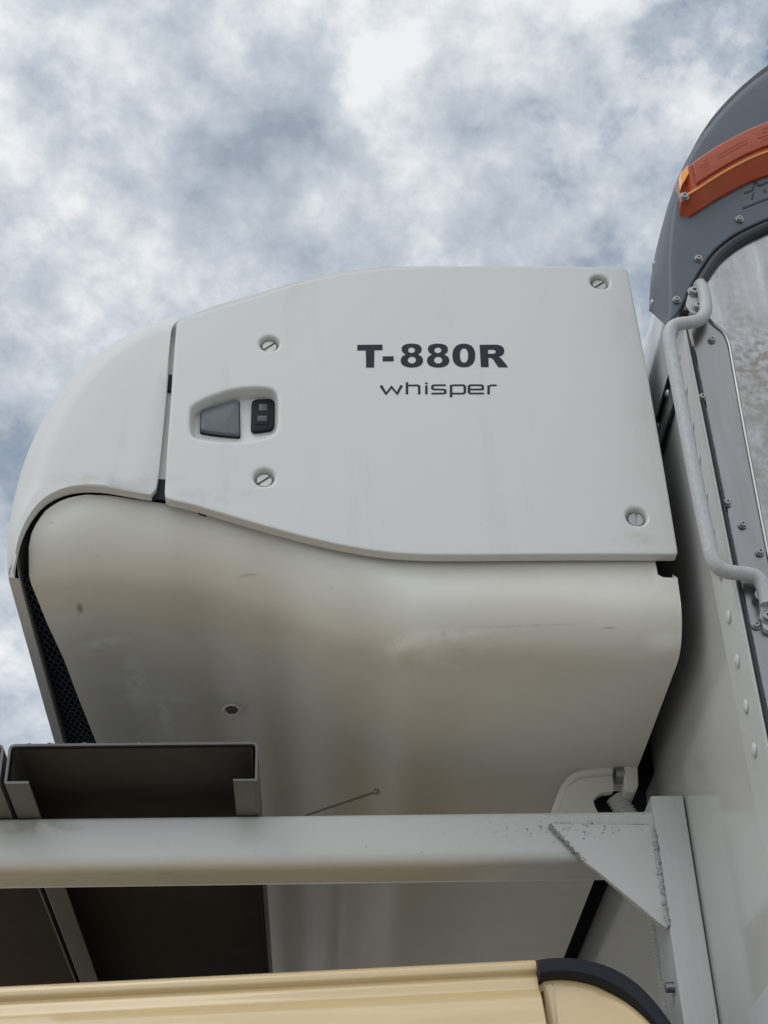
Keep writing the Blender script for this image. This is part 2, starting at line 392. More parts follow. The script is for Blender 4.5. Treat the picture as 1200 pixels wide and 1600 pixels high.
# ---- latch paddle and switch in the recess
yr = YP+.0142
lp = roundpoly(XZ([(314,645.5),(373.5,627.8),(374.8,684),(343,681.5),(313,676.5)], yr), [.002,.003,.003,.02,.003])
mb = MB(); plate(mb, lp, yr-.0052, yr+.0002, .0016, yf=bow); paddle = mb.out('latch_paddle', m_paddle, unit, 40)
lp2 = roundpoly(XZ([(313.2,644.5),(374.6,626),(376,685.8),(343,683.2),(312,678)], yr), [.002,.003,.003,.02,.003])
mb = MB(); plate(mb, lp2, yr-.0012, yr+.0001, .0004, yf=bow); mb.out('latch_seal', m_black, paddle, 40)
lp = roundpoly(XZ([(393.4,627),(428.8,626),(428.2,674),(391.6,678.8)], yr), .006)
mb = MB(); plate(mb, lp, yr-.0036, yr+.0002, .001, yf=bow); switch = mb.out('indicator_switch', m_black, unit, 40)
for q, dy in (([(404.6,631.8),(417.6,631.5),(417.4,642.4),(404.4,642.6)], .0040), ([(402.5,651),(417,650.8),(416.8,659.6),(402.3,659.8)], .0046), ([(399,648),(420.5,647.6),(420,664),(398.4,664.5)], .0041)):
    mb = MB(); plate(mb, roundpoly(XZ(q, yr-.003), .0006), yr-dy, yr-.0034, .0003, yf=bow)
    mb.out('switch_window' if dy != .0041 else 'switch_rocker', m_switch if dy != .0041 else m_black, switch, 40)
# ---- lettering on the panel
def LP(pts, s=1200/280., ox=540, oy=520): return [(ox+a/s, oy+b/s) for a, b in pts]
def glyph(mb, loops, y_off=.0005):
    P = [[Vector((p.x, p.y, 0)) for p in XZ(lp, YP+.002)] for lp in loops]
    flat = [p for l in P for p in l]; tri = tessellate_polygon(P)
    n = len(flat); vs = [(p.x, YP-y_off+bow(p.x, p.y), p.y) for p in flat]
    mb.add(vs, [tuple(t) for t in tri])
    k = 0
    for l in P:
        m_ = len(l); a = [(p.x, YP-y_off+bow(p.x, p.y), p.y) for p in l]; b = [(x, y+y_off*.9, z) for x, y, z in a]
        mb.rings([a, b], True); k += m_
def ell(cx, cy, rx, ry, n=28, e=1.0):
    out = []
    for k in range(n):
        a = 2*math.pi*k/n; c, s = math.cos(a), math.sin(a)
        out.append((cx+rx*math.copysign(abs(c)**e, c), cy+ry*math.copysign(abs(s)**e, s)))
    return out
eight = [(441,79),(481,84),(503,99),(508,120),(501,139),(484,152),(506,166),(517,187),(514,209),(499,226),(474,236),(443,239.5),(411,236),(386,226),(371,208),(369,187),(380,166),(402,152),(385,139),(375,120),(379,99),(402,84)]
def sp2(p): return [(q.x, q.y) for q in spline([Vector((a, b)) for a, b in p], 3, True)]
mb = MB()
glyph(mb, [LP([(78,88),(246,86),(246,122),(192,123),(190,240),(137,240),(135,124),(78,124)])])
glyph(mb, [LP([(248,166),(321,165),(321,197),(248,198)])])
for dx in (0, 176):
    glyph(mb, [LP(sp2([(a+dx, b) for a, b in eight])), LP(ell(441+dx, 123, 24, 20)), LP(ell(443+dx, 190, 28, 24))])
glyph(mb, [LP(ell(791,158,76,79,36,.86)), LP(ell(792,158,28,50,30,.9))])
glyph(mb, [LP([(897,86),(960,85),(1012,85),(1038,91),(1055,103),(1062,122),(1058,143),(1045,157),(1024,165),(1038,176),(1052,192),(1086,236),(1022,237),(990,188),(978,175),(966,172),(955,172),(957,236),(905,236)]),
           LP([(952,118),(985,117),(1000,121),(1006,131),(1001,142),(986,147),(953,147)])])
mb.out('model_lettering', m_letter, unit, 20)
mb = MB()
def stroke(path, wx=8.0, wy=4.6):
    P = [Vector(p) for p in path]; l, r = [], []
    for i, p in enumerate(P):
        ns = []
        if i > 0: e = (p-P[i-1]).normalized(); ns.append(Vector((-e.y, e.x)))
        if i < len(P)-1: e = (P[i+1]-p).normalized(); ns.append(Vector((-e.y, e.x)))
        m_ = sum(ns, Vector((0, 0))).normalized(); m_ = m_/max(m_.dot(ns[0]), .6)
        o = Vector((m_.x*wx, m_.y*wy)); l.append(p+o); r.append(p-o)
    glyph(mb, [LP([(q.x, q.y) for q in l+r[::-1]])])
stroke([(236,363),(270,418),(307,372),(344,418),(374,362)], 10, 6)
stroke([(410,341),(410,420)]); stroke([(418.5,362),(483,360.5),(492,368),(492,420)])
stroke([(540,362),(540,420)]); stroke([(540,343),(540,352)])
stroke([(670,359),(588,360),(580,366),(580,382),(588,388),(659,389),(667,395),(667,409),(659,415),(573,416)])
stroke([(705,358),(705,439)]); stroke([(713.5,360),(788,359),(797,366),(797,408),(788,415),(713.5,416)])
stroke([(834,388),(917,387),(917,366),(908,359),(833,359),(825,366),(825,407),(833,415),(926,414)])
stroke([(956,360),(956,419)]); stroke([(964.5,362),(974,359.5),(1010,359)])
mb.out('series_lettering', m_letter, unit, 20)

# ---- front cover (rounded nose shell)
RC = .032
o_px = [(269,507),(240,516),(200,533),(150,566),(105,610),(68,663),(40,722),(22,785),(13,840),(11.5,875),(14,905)]
O = resample(spline(XB(o_px, RC, .6), 6), 48)
l_px_a = [(268.5,512),(266.8,521),(262,590),(259.5,620),(255,669),(248,738),(244,762)]
l_px_b = [(241,770),(232,772.5),(200,767),(150,759.5),(105,763),(70,779),(46,806),(30,840),(22,876),(20,893)]
Lr = XB(l_px_a, .003, .6)+spline(XB(l_px_b, .003, .6), 6)
Lr = resample(Lr, 48)
def nrm(P, i):
    t = (P[min(i+1, len(P)-1)]-P[max(i-1, 0)]).normalized(); return Vector((-t.y, t.x))
cov = MB(); rings = []
NO = len(O)
rad = [min(RC, .75*(O[i]-Lr[i]).length) for i in range(NO)]
inn = []
for i in range(NO):
    n = nrm(O, i)
    if n.dot(Lr[i]-O[i]) < 0 and i > 4: n = -n
    if i <= 4:
        n = Vector((0, -1)) if n.y > 0 else n
    inn.append(n)
for k in range(8):                                   # rounded shoulder, from the nose surface to the flat side
    a = math.pi/2*k/7
    rings.append([(O[i].x+inn[i].x*rad[i]*(1-math.cos(a)), YP+.002+rad[i]*(1-math.sin(a))+bow(O[i].x, O[i].y)*.6+(RC-rad[i])*(1-a/(math.pi/2)), O[i].y+inn[i].y*rad[i]*(1-math.cos(a))) for i in range(NO)])
last = rings[-1]
for w in (.25, .5, .75, .96, 1.0):
    rings.append([(last[i][0]*(1-w)+Lr[i].x*w, (last[i][1]*(1-w)+(YP+.002+bow(Lr[i].x, Lr[i].y)*.6)*w)+(.0012 if w == 1 else 0), last[i][2]*(1-w)+Lr[i].y*w) for i in range(NO)])
rings.append([(p[0], p[1]+.0095, p[2]) for p in rings[-1]])   # thickness of the lower rim
rim_end = rings[-1][-1]
cov.rings(rings, False)
YB = 2.75
sw = []
for y in (YP+RC+.002, 1.2, 1.35, 1.6, 2.0, 2.4, YB):
    fx = -.006*math.sin((y-YP)/1.67*math.pi)
    sw.append([(O[i].x+fx, y+bow(O[i].x, O[i].y)*.6*(1 if y < 1.12 else 0), O[i].y) for i in range(NO)])
cov.rings(sw, False)
TH = .0085                                           # inner skin and the lip between
sw2 = []
for r_ in sw: sw2.append([(r_[i][0]+inn[i].x*TH, r_[i][1], r_[i][2]+inn[i].y*TH) for i in range(NO)])
cov.rings(sw2, False)
cov.rings([[a[-1] for a in sw], [a[-1] for a in sw2]], False)
e_ = [r_[-1] for r_ in rings]+[sw2[0][-1]]; cov.add(e_, [tuple(range(len(e_)))])
cover = cov.out('front_cover', m_panel, unit, 38)
# ---- housing: top skin behind the panels, black filler core standing in for the shade in the gaps, grey rail in the gap
top_px = [(40,740),(110,622),(200,540),(269,505),(330,480),(400,459),(460,441),(520,427),(560,421),(620,417),(700,416),(770,416),(870,417),(978,420)]
top = spline(XB(top_px, .0125), 4)
hs = MB(); h0 = [(p.x, YP+.0125+bow(p.x, p.y), p.y) for p in top]; h1 = [(p.x+.0, YB, p.y) for p in top]
h00 = [(p.x, YP+.0125+bow(p.x, p.y), p.y-.03) for p in top]
hs.rings([h00, h0, h1], False); hs.out('top_skin', m_panel, unit)
mb = MB().box(-.236, XR-.02, YP+.066, YB-.02, .772, .85).box(-.19, XR-.02, YP+.032, YB-.02, .85, .87).box(-.13, XR-.015, YP+.034, YB-.02, .87, .93).box(.02, XR-.015, YP+.036, YB-.02, .93, 1.02)
mb.out('dark_gap_core', m_black, unit)
q = XZ([(246,531),(268,520),(291,512),(290,600),(278,772),(226,768),(243,610)], YP+.022)
mb = MB(); plate(mb, q, YP+.011, YP+.019, 0, yf=bow); rail = mb.out('gap_rail', m_panel, unit)
mb = MB(); q = XZ([(262.5,592),(269,592),(268,618),(261,618)], YP+.016); plate(mb, q, YP+.0085, YP+.0108, 0, yf=bow); mb.out('rail_clip', m_black, rail)
mb = MB(); q = XZ([(228,758),(292,758),(290,792),(226,786)], YP+.0185); plate(mb, q, YP+.0085, YP+.0107, 0, yf=bow); mb.out('rail_seal', m_black, rail)
# ---- lower body: dirty tub below the panel, side rolling into the underside
XL = -.252
def zb(x): return interp(x, [(-.25,.737),(-.19,.747),(-.12,.741),(-.05,.718),(.03,.684),(.10,.660),(.32,.654)])
def rb(x): return interp(x, [(-.25,.045),(-.15,.075),(0,.072),(.1,.055),(.32,.046)])
def xl(y): return interp(y, [(1.09,-.2530),(1.12,-.2500),(1.17,-.2465),(1.26,-.2380),(1.45,-.2255),(1.8,-.218),(3,-.22)])
arc = spline(XZ([(36,886),(39,864),(45.5,844),(54,828),(66,811),(82,797),(104,785),(134,778.5),(166,776.5),(210,781.5),(260,788)], YP+.02), 3)
def ztop(x):
    if x > arc[-1].x: return .80 if x < .303 else .7185-.004*min((x-.303)/.006, 1)
    return interp_lin(x, [(p.x, p.y) for p in arc])
def interp_lin(x, tab):
    if x <= tab[0][0]: return tab[0][1]
    for (a, va), (b, vb) in zip(tab, tab[1:]):
        if x <= b: return va+(vb-va)*(x-a)/max(b-a, 1e-9)
    return tab[-1][1]
YT = YP+.017
us = [0, .005, .01, .016, .022, .029, .036, .044, .052, .061, .07, .08, .09, .105, .12, .135, .15]+[.15+.2*k/20 for k in range(1, 21)]+[.35+.65*k/32 for k in range(1, 33)]
us = [w for w in us if w < .965]+[.966, .9705, .971, .978, .99, 1.0]
tub = MB(); cols = []
back = (1.2, 1.26, 1.34, 1.45, 1.6, 1.8, 2.1, 2.4, YB)
for w in us:
    x0 = XL+(XR-XL)*w
    z0 = zb(x0); r = rb(x0); zt = max(ztop(x0), z0+.004); pts = []
    zs = z0+r                                        # where the bend starts
    if zt > zs:
        for k in range(5): pts.append((YT-.002*(1-k/4)+.004*0, zt+(zs-zt)*k/4))
        a0 = 0.0
    else:
        a0 = math.acos(max(min(1-(0), 1), 0)); s = (zs-zt)/r; a0 = math.asin(min(s, 1))
        for k in range(5): pts.append((YT+r*(1-math.cos(a0))*1.0, zt))
    for k in range(1, 12):
        a = a0+(math.pi/2-a0)*k/11; pts.append((YT+r*(1-math.cos(a)), zs-r*math.sin(a)))
    yb0 = pts[-1][0]
    for y in back:
        pts.append((max(y, yb0+.01), z0-.004*min((y-1.1)/.4, 1)))
    col = []
    for y, z in pts:
        xe = xl(y); x = xe+(XR-xe)*w; col.append((x, y, z))
    cols.append(col)
tub.rings(cols, False)
n_ = len(cols[0])
# thickness of the free left edge and right end
tub.rings([cols[0], [(p[0]+.004, p[1]+.004, p[2]+.006) for p in cols[0]]], False)
tub.rings([cols[-1], [(p[0]-.003, p[1]+.004, p[2]+.006) for p in cols[-1]]], False)
def tm(px, py, ra, c, sc, lo, hi, am, z=None, y=None):
    q = U(px, py, z=z, y=y); return (tuple(q), ra, c, sc, lo, hi, am)
SC = (.93, .92, .88); DK = (.07, .06, .05)
m_tub = mat('dirty_gelcoat', (.80, .78, .72), .36, coat=.12, var=(4, .07),
    dirt=[((.66,.58,.44), 3.2, .44, .70, .32, (1,1.6,1.6)), (GRIME, 7, .60, .88, .16, (.5,1.2,2)), ((.14,.12,.10), 90, .69, .76, .4, (.5,1,1.2)), ((.66,.65,.62), 26, .68, .73, .25, (.6,1,1))],
    marks=[tm(605,1003,(.085,.03,.006), SC, 45, .40, .5, .75, y=1.125), tm(700,996,(.06,.03,.004), SC, 60, .42, .5, .6, y=1.122), tm(330,930,(.10,.10,.05), (.62,.54,.38), 0, 0, 0, .3, y=1.15), tm(1045,1000,(.026,.03,.008), SC, 40, .38, .46, .8, y=1.112),
           tm(212,1080,(.013,.075,.04), SC, 55, .44, .48, .9, z=.737), tm(258,1130,(.009,.07,.04), SC, 65, .45, .49, .8, z=.735), tm(165,1010,(.03,.012,.04), SC, 50, .40, .46, .7, z=.739), tm(240,1100,(.045,.012,.04), SC, 50, .44, .5, .6, z=.736),
           tm(425,922,(.03,.02,.0012), DK, 90, .4, .5, .8, y=1.11), tm(640,1025,(.16,.05,.007), (.50,.43,.32), 22, .40, .62, .3, y=1.135), tm(820,985,(.09,.02,.0014), (.34,.31,.25), 60, .45, .6, .35, y=1.115),
           tm(380,885,(.02,.02,.002), DK, 90, .42, .5, .6, y=1.105), tm(950,985,(.009,.02,.0008), DK, 0, 0, 0, .4, y=1.11), tm(125,952,(.004,.012,.004), DK, 0, 0, 0, .7, z=.74)],
    bump=(14, .06, .004))
lower = tub.out('lower_body', m_tub, unit, 50)
# drain hole under the tub
q = U(362, 1108, z=.722)
def disc(c, rx, ry, h, n=24, k=1.0): return [(c[0]+k*rx*math.cos(2*math.pi*i/n), c[1]+k*ry*math.sin(2*math.pi*i/n), c[2]+h) for i in range(n)]
qz = zb(q.x)-.0035
q = U(362, 1108, z=qz)
mb = MB().rings([disc(q, .0095, .0125, -.0012), disc(q, .0085, .0115, -.0022), disc(q, .0068, .0098, -.0016), disc(q, .0062, .0092, .001)], True)
hole = mb.out('drain_hole', m_tub, unit)
mb = MB().rings([disc(q, .0064, .0094, -.0006), disc(q, .003, .005, -.0005)], True, False, True); mb.out('hole_plug', m_plank, hole)
# thin rod hanging from the underside
a = U(588, 1237, z=zb(0)-.012); b = U(470, 1276, z=zb(0)-.012); 
a = U(588, 1237, y=1.403); b = U(440, 1287, y=1.42)
rod = MB().tube([a, a.lerp(b, .5), b], .0011, 8).out('drain_rod', m_plank, unit)
mb = MB(); mb.rings([[(a.x+.0036*math.sin(t)*math.cos(s), a.y+.0036*math.sin(t)*math.sin(s), a.z+.0036*math.cos(t)) for s in [2*math.pi*k/10 for k in range(10)]] for t in [math.pi*j/6 for j in range(1, 6)]], True, True, True)
mb.out('rod_tip', m_bolt, rod)
# ---- black grille between the nose and the lower body
mb = MB(); bk = []
for y in (1.15, 1.2, 1.35, 1.6, 2.0, YB-.05): bk.append([(-.262, y, .757), (-.205, y, .765)])
mb.rings(bk, False).out('grille_backing', m_gasket, unit)  # near-black sheet standing in for the shaded hollow behind the wires
wires = MB(); y = 1.135
def wire(p, q, w=.0007):
    p, q = Vector(p), Vector(q); t = (q-p).normalized(); n = t.cross(Vector((0,0,1))).normalized()*w; h = Vector((0,0,w*1.6))
    wires.add([p+n, p-n, q-n, q+n, p+n+h, p-n+h, q-n+h, q+n+h], [(0,1,2,3),(4,7,6,5),(0,4,5,1),(2,6,7,3),(0,3,7,4),(1,5,6,2)])
px_, py_ = .0062, .0125
row = 0
while y < 2.2:
    for c in range(8):
        x = -.258+c*px_+(px_/2 if row % 2 else 0)
        zz = .748+(x+.258)*.1
        if x > xl(y)+.010+.04*max(y-1.2, 0): continue
        wire((x, y, zz), (x+px_/2, y+py_/2, zz)); wire((x, y, zz), (x-px_/2, y+py_/2, zz))
        wire((x+px_/2, y+py_/2, zz), (x+px_/2, y+py_*.62, zz))
    y += py_*.62; row += 1
wires.out('intake_grille', m_mesh, unit, 20)
# ---- gasket against the wall and back frame
mb = MB().box(XR-.012, XW-.001, 1.36, YB, .657, 1.0); mb.out('wall_gasket', m_gasket, unit)
# ---- mounting bracket under the rear edge
def P3(pts, y): return [U(a, b, y=y) for a, b in pts]
br = MB().tube(spline([U(864,1282,y=1.352), U(873,1256,y=1.35), U(884,1230,y=1.348), U(899,1214,y=1.345), U(920,1208,y=1.343), U(956,1205,y=1.343)], 4), [.0046]*21, 12)
bracket = br.out('mounting_bracket', m_tub, unit)
mb = MB(); plate(mb, roundpoly(XZ([(868,1280),(886,1230),(902,1213),(922,1207),(957,1204),(960,1236),(938,1239),(927,1249),(931,1262),(942,1280)], 1.344), .003), 1.344, 1.352, .0015); mb.out('bracket_web', m_tub, bracket)
a, b = U(957, 1207, y=1.343), U(976, 1206, y=1.343)
MB().tube([a+Vector((.002,0,-.003)), b+Vector((-.002,0,-.003))], .0088, 14).out('bracket_pin', m_bolt, bracket)
q = XZ([(974,1196),(997,1197),(998,1228),(992,1238),(976,1236)], 1.335); mb = MB(); plate(mb, roundpoly(q, .003), 1.335, 1.36, .002); mb.out('bracket_knuckle', m_tub, bracket)
q = XZ([(925,1246),(935,1238),(960,1236),(1010,1238),(1012,1272),(935,1272)], 1.37); mb = MB(); plate(mb, roundpoly(q, .006), 1.37, 1.38, 0); mb.out('bracket_hole_shade', m_black, bracket)  # black plate standing in for the shade of the open hole
pt = [U(962, 1246, y=1.36), U(988, 1285, y=1.36)]
def ribbed(p, q, r, pitch):
    n = int((q-p).length/pitch)*4; path = [p.lerp(q, k/n) for k in range(n+1)]
    return path, [r*(1+.22*(1, .3, -1, .3)[k % 4]) for k in range(n+1)]
pa, ra_ = ribbed(pt[0], pt[1], .0085, .003); MB().tube(pa, ra_, 14).out('drain_hose', m_hose, unit)
mb = MB().tube([U(311,800,y=YP+.012), U(311,800,y=YP+.012)+Vector((.006,.004,0))], .0022, 8); mb.out('panel_clip', m_black, unit)
q = U(898, 869, y=YP+.012); MB().box(q.x-.008, q.x+.008, q.y, q.y+.01, q.z-.002, q.z+.004).out('panel_clip', m_black, unit)

# ================================================================== CARGO BOX
box = empty('cargo_box', (1.2, 2.2, -.3), 'tall light-grey cargo box with riveted corner and steel-clad side, right behind the refrigeration unit', 'cargo box')
YC = 1.006                                           # side of the box
ZS = .934                                            # where the front wall turns into the rounded nose
RN = .505
mb = MB().rings([[(XW, YC+.004, -.75), (XW, YC+.004, .3), (XW, YC+.004, ZS)], [(XW, 1.4, -.75), (XW, 1.4, .3), (XW, 1.4, ZS)], [(XW, 3.3, -.75), (XW, 3.3, .3), (XW, 3.3, ZS)]], False)
wall = mb.out('front_wall', m_wall, box)
def nose(a, off=0.0): return (XW-off+(RN)*(1-math.cos(a)) if False else XW+RN-(RN+off)*math.cos(a), ZS+(RN+off)*math.sin(a))
mb = MB(); rs = []
for y in (YC+.03, 1.12, 1.3, 2, 3.3): rs.append([(nose(R(a), .006)[0], y, nose(R(a), .006)[1]) for a in range(-1, 91, 3)])
mb.rings(rs, False); mb.out('rounded_roof_edge', m_roof, box)
# roof and far side close the box
mb = MB().box(XW+RN, 3.2, YC+.01, 3.3, ZS+RN-.02, ZS+RN+.006).box(XW+.01, 3.2, 3.29, 3.31, -.75, ZS); mb.out('roof_panel', m_roof, box)
# seam strips across the front wall under the nose
for z0, z1, m_ in ((ZS-.006, ZS+.001, m_capdark), (ZS-.040, ZS-.035, m_capdark)):
    MB().box(XW-.003, XW+.004, YC+.02, 3.2, z0, z1).out('wall_seam', m_, wall)
MB().box(XW-.004, XW-.0004, 1.02, 1.166, -.2, U(1178, 1579, x=XW).z).out('wall_pad', m_roof, wall)
# ---- steel-clad side
side_arc = [(1062,488),(1075,458),(1092,428),(1112,400),(1140,377),(1170,361),(1210,344),(1260,330),(1330,318)]
arcp = XZ(side_arc, YC)
def sideplate(name, loop, y0, y1, m_, bev=0.0, parent=box):
    mb = MB(); plate(mb, loop, y0, y1, bev); return mb.out(name, m_, parent)
aa = spline(arcp, 4)
loop = [Vector((XW+.002, -.75))]+[Vector((XW+.002, aa[0].y-.02))]+aa+[Vector((3.2, aa[-1].y)), Vector((3.2, -.75))]
steel = sideplate('side_sheet', loop, YC, YC+.006, m_sheet)
# polished corner plate with its stepped edge
e_px = [(1098,452),(1105,478),(1107,497),(1116,508),(1130,520),(1138,536),(1143,560),(1160,655),(1180,762),(1200,865),(1240,1075)]
ee = spline(XZ(e_px, YC-.003), 4)
low = Vector((ee[-1].x+.004, -.75))
loop = [Vector((XW+.004, -.75)), Vector((XW+.004, ZS-.01)), aa[0]+Vector((.012, -.008)), aa[6]+Vector((.010, -.010))]+ee+[low]
cplate = sideplate('corner_plate', loop, YC-.003, YC-.0005, m_mirror)
# folded bead along the plate's edge
MB().tube([(p.x, YC-.0035, p.y) for p in ee]+[(low.x, YC-.0035, low.y)], .0016, 8).out('plate_bead', m_mirror, cplate)
# angle strip on the front wall, with rivets, and the dark groove at the arris
xs = XW-.0032
strip = MB().box(xs, XW-.0005, YC-.002, YC+.050, -.75, ZS+.004).out('corner_strip', m_strip, box)
MB().box(XW+.0002, XW+.0022, YC-.0048, YC-.0022, -.75, ZS-.03).out('corner_groove', m_capdark, box)
MB().box(xs+.0004, XW-.0022, YC-.0055, YC-.0022, -.75, ZS+.002).out('corner_bead', m_strip, strip)
def dome(r, h, axis, n=16, m_=6):
    mb = MB(); rg = []
    for j in range(m_+1):
        a = math.pi/2*j/m_; rr_, hh = r*math.cos(a), h*math.sin(a)
        rr_ = max(rr_, r*.04)
        ring = []
        for k in range(n):
            c, s = rr_*math.cos(2*math.pi*k/n), rr_*math.sin(2*math.pi*k/n)
            ring.append((-hh, c, s) if axis == 'x' else (c, -hh, s))
        rg.append(ring)
    mb.rings(rg, True, True, True); return mb
rv = None
for pxy in [(1065,545),(1076,598),(1088,649),(1099,700),(1111,755),(1123,810),(1137,870),(1152,935),(1168,1000),(1183,1070),(1199,1135)]:
    q = U(*pxy, x=xs); q.y = YC+.024
    if rv is None:
        d = dome(.0058, .0024, 'x'); rv = mk('rivet', [(a+q.x, b+q.y, c+q.z) for a, b, c in d.v], d.f, m_rivet, strip, 50)
    else:
        dup(rv, (q.x-.0016, q.y, q.z), None, strip)
rv0 = None
for k in range(9):                                   # rivets along the seam of the nose
    y = YC+.075+.05*k
    if rv0 is None:
        d = dome(.0045, .003, 'x'); rv0 = mk('rivet', [(a+XW-.004, b+y, c+ZS-.018) for a, b, c in d.v], d.f, m_bolt, wall, 50)
    else: dup(rv0, (XW-.0055, y, ZS-.018), None, wall)
# bolts on the corner plate
bo = None
def bolt_mb(r, h):
    ring = lambda rr_, y: [(rr_*math.cos(2*math.pi*k/18), y, rr_*math.sin(2*math.pi*k/18)) for k in range(18)]
    return MB().rings([ring(r*1.35, 0), ring(r*1.35, -h*.3), ring(r, -h*.32), ring(r, -h*.8), ring(r*.8, -h), ring(r*.38, -h), ring(r*.32, -h*.5)], True, True, True)
for pxy in [(1112,532),(1097,622),(1136,787),(1160,821),(1187,864),(1181,978)]:
    q = U(*pxy, y=YC-.003)
    if bo is None:
        d = bolt_mb(.0029, .0036); bo = mk('bolt', [(a+q.x, b+q.y, c+q.z) for a, b, c in d.v], d.f, m_bolt, cplate, 30)
    else: dup(bo, (q.x, q.y-.00225, q.z), None, cplate)
up_loop = [Vector(nose(R(a), -.002)) for a in range(14, 91, 4)]+[Vector((3.2, ZS+RN-.002)), Vector((3.2, aa[-1].y-.012))]+[p-Vector((0, .012)) for p in aa[::-1][:-6]]
sideplate('upper_rail', up_loop, YC+.0072, YC+.0125, m_cap)
# ---- dark corner cap following the rounded nose
cap = MB()
angs = [R(a) for a in [0, 1]+list(range(2, 60, 3))]
out_arc = [Vector(nose(a, .019)) for a in angs]
inn_arc = resample(spline([XZ([(1041,517)], YC)[0]-Vector((0, .0)), aa[0], aa[4], aa[8], aa[12], aa[16], aa[20], aa[24]], 4), len(angs))
rg = []
CYF = YC-.007
rg.append([(p.x, CYF+.007, p.y) for p in inn_arc])
rg.append([(p.x, CYF+.001, p.y) for p in inn_arc])
rg.append([(p.x-.001, CYF, p.y+.001) for p in inn_arc])
def cr_pt(i, w): return inn_arc[i].lerp(out_arc[i], w)
crease = [.28+.58*min(i/9, 1) for i in range(len(angs))]
rg.append([(*(lambda q: (q.x, CYF, q.y))(cr_pt(i, .5*crease[i])),) for i in range(len(angs))])
rg.append([(*(lambda q: (q.x, CYF, q.y))(cr_pt(i, crease[i])),) for i in range(len(angs))])
def lifted(i, d, off=.019):                           # the lower hem climbs towards the back
    return Vector(nose(angs[i]+R(10.5)*d*max(0, 1-i/7)**1.5, off))
for k in range(1, 10):
    a = math.pi/2*k/9
    row = []
    for i in range(len(angs)):
        dep = .046-.020*min(i/9, 1); o_ = lifted(i, .55*(1-math.cos(a))); q = inn_arc[i].lerp(o_, crease[i]+(1-crease[i])*math.sin(a))
        row.append((q.x, CYF+dep*(1-math.cos(a)), q.y))
    rg.append(row)
for y, d, off in ((.060, .9, .019), (.068, 1.0, .0175), (.069, 1.0, .004)):
    rg.append([(lifted(i, d, off).x, CYF+y, lifted(i, d, off).y) for i in range(len(angs))])
cap.rings(rg, False)
cap.f.append(tuple(j*len(angs) for j in range(len(rg))))
capo = cap.out('corner_cap', m_cap, box, 30)
MB().tube([(p.x+.001, CYF+.012, p.y-.0015) for p in spline([Vector(nose(R(a), .0125-max(0, 20-a)*.0009)) for a in range(10, 64, 3)], 2)], [.0015+.0065*min(k/16, 1) for k in range(200)], 10).out('cap_dark_tube', m_capdark, capo)  # tube along the outer arc, darker than the cap itself
sp = resample(spline([Vector((p.x+.004, p.y-.005)) for p in aa], 1), 40)
MB().tube([(p.x, YC-.003, p.y) for p in sp], .0052, 10).out('cap_seal', m_capdark, box)
co = None
def on_cap(px, py): return U(px, py, y=CYF)
for pxy in [(1091,405),(1155,344),(1057,470)]:
    q = on_cap(*pxy)
    if co is None:
        d = bolt_mb(.0030, .0036); co = mk('bolt', [(a+q.x, b+q.y, c+q.z) for a, b, c in d.v], d.f, m_bolt, capo, 30)
    else: dup(co, (q.x, q.y-.00225, q.z), None, capo)
for pxy in [(1034,446),(1032,385)]:
    q = U(*pxy, y=CYF+.02); d = dome(.0045, .003, 'x')
    nx = nose(math.asin(max(min((q.z-ZS)/RN, 1), 0)), .019)[0]; mk('rivet', [(a+nx, b+CYF+.045, c+q.z) for a, b, c in d.v], d.f, m_bolt, capo, 50)
# embossed star with two bars on the cap
st = MB()
def groove(pts, w=1.3):
    P = [Vector(p) for p in pts]
    for a, b in zip(P, P[1:]):
        t = (b-a).normalized(); n = Vector((-t.y, t.x))*w; a2 = a+t*.2; b2 = b-t*.2
        q = [on_cap(*c) for c in (a2+n, a2-n, b2-n, b2+n)]
        st.add([(p.x, CYF-.0006, p.z) for p in q]+[(p.x, CYF+.0004, p.z) for p in q], [(0,1,2,3),(0,4,5,1),(1,5,6,2),(2,6,7,3),(3,7,4,0)])
groove([(1163,302),(1176,297),(1180,284),(1186,291),(1200,284)]); groove([(1175,312),(1177,302)]); groove([(1193,296),(1197,301)]); groove([(1160,326),(1185,316),(1212,305)])
st.out('cap_emblem', m_capdark, capo, 20)
# ---- amber side marker lamp, following the curve
YL = CYF
lamp_up = spline([(1058,277),(1075,262),(1100,247),(1130,229),(1160,211),(1185,199),(1215,187),(1260,171)], 4)[0:] if False else None
up_ = resample(spline(XZ([(1060,276),(1082,258),(1110,239),(1140,221),(1170,206),(1200,194),(1240,179),(1290,165)], YL-.010), 4), 30)
dn_ = resample(spline(XZ([(1066,334),(1090,322),(1115,306),(1145,289),(1175,274),(1205,263),(1245,249),(1295,236)], YL-.010), 4), 30)
lm = MB(); rg = []
for w, y in ((-.10, YL+.006), (-.06, YL-.006), (0, YL-.014), (.05, YL-.0155), (.62, YL-.0165), (.68, YL-.0165), (.735, YL-.0145), (1.0, YL-.003), (1.0, YL+.006)):
    rg.append([(*(lambda q: (q.x, y, q.y))(up_[i].lerp(dn_[i], w)),) for i in range(30)])
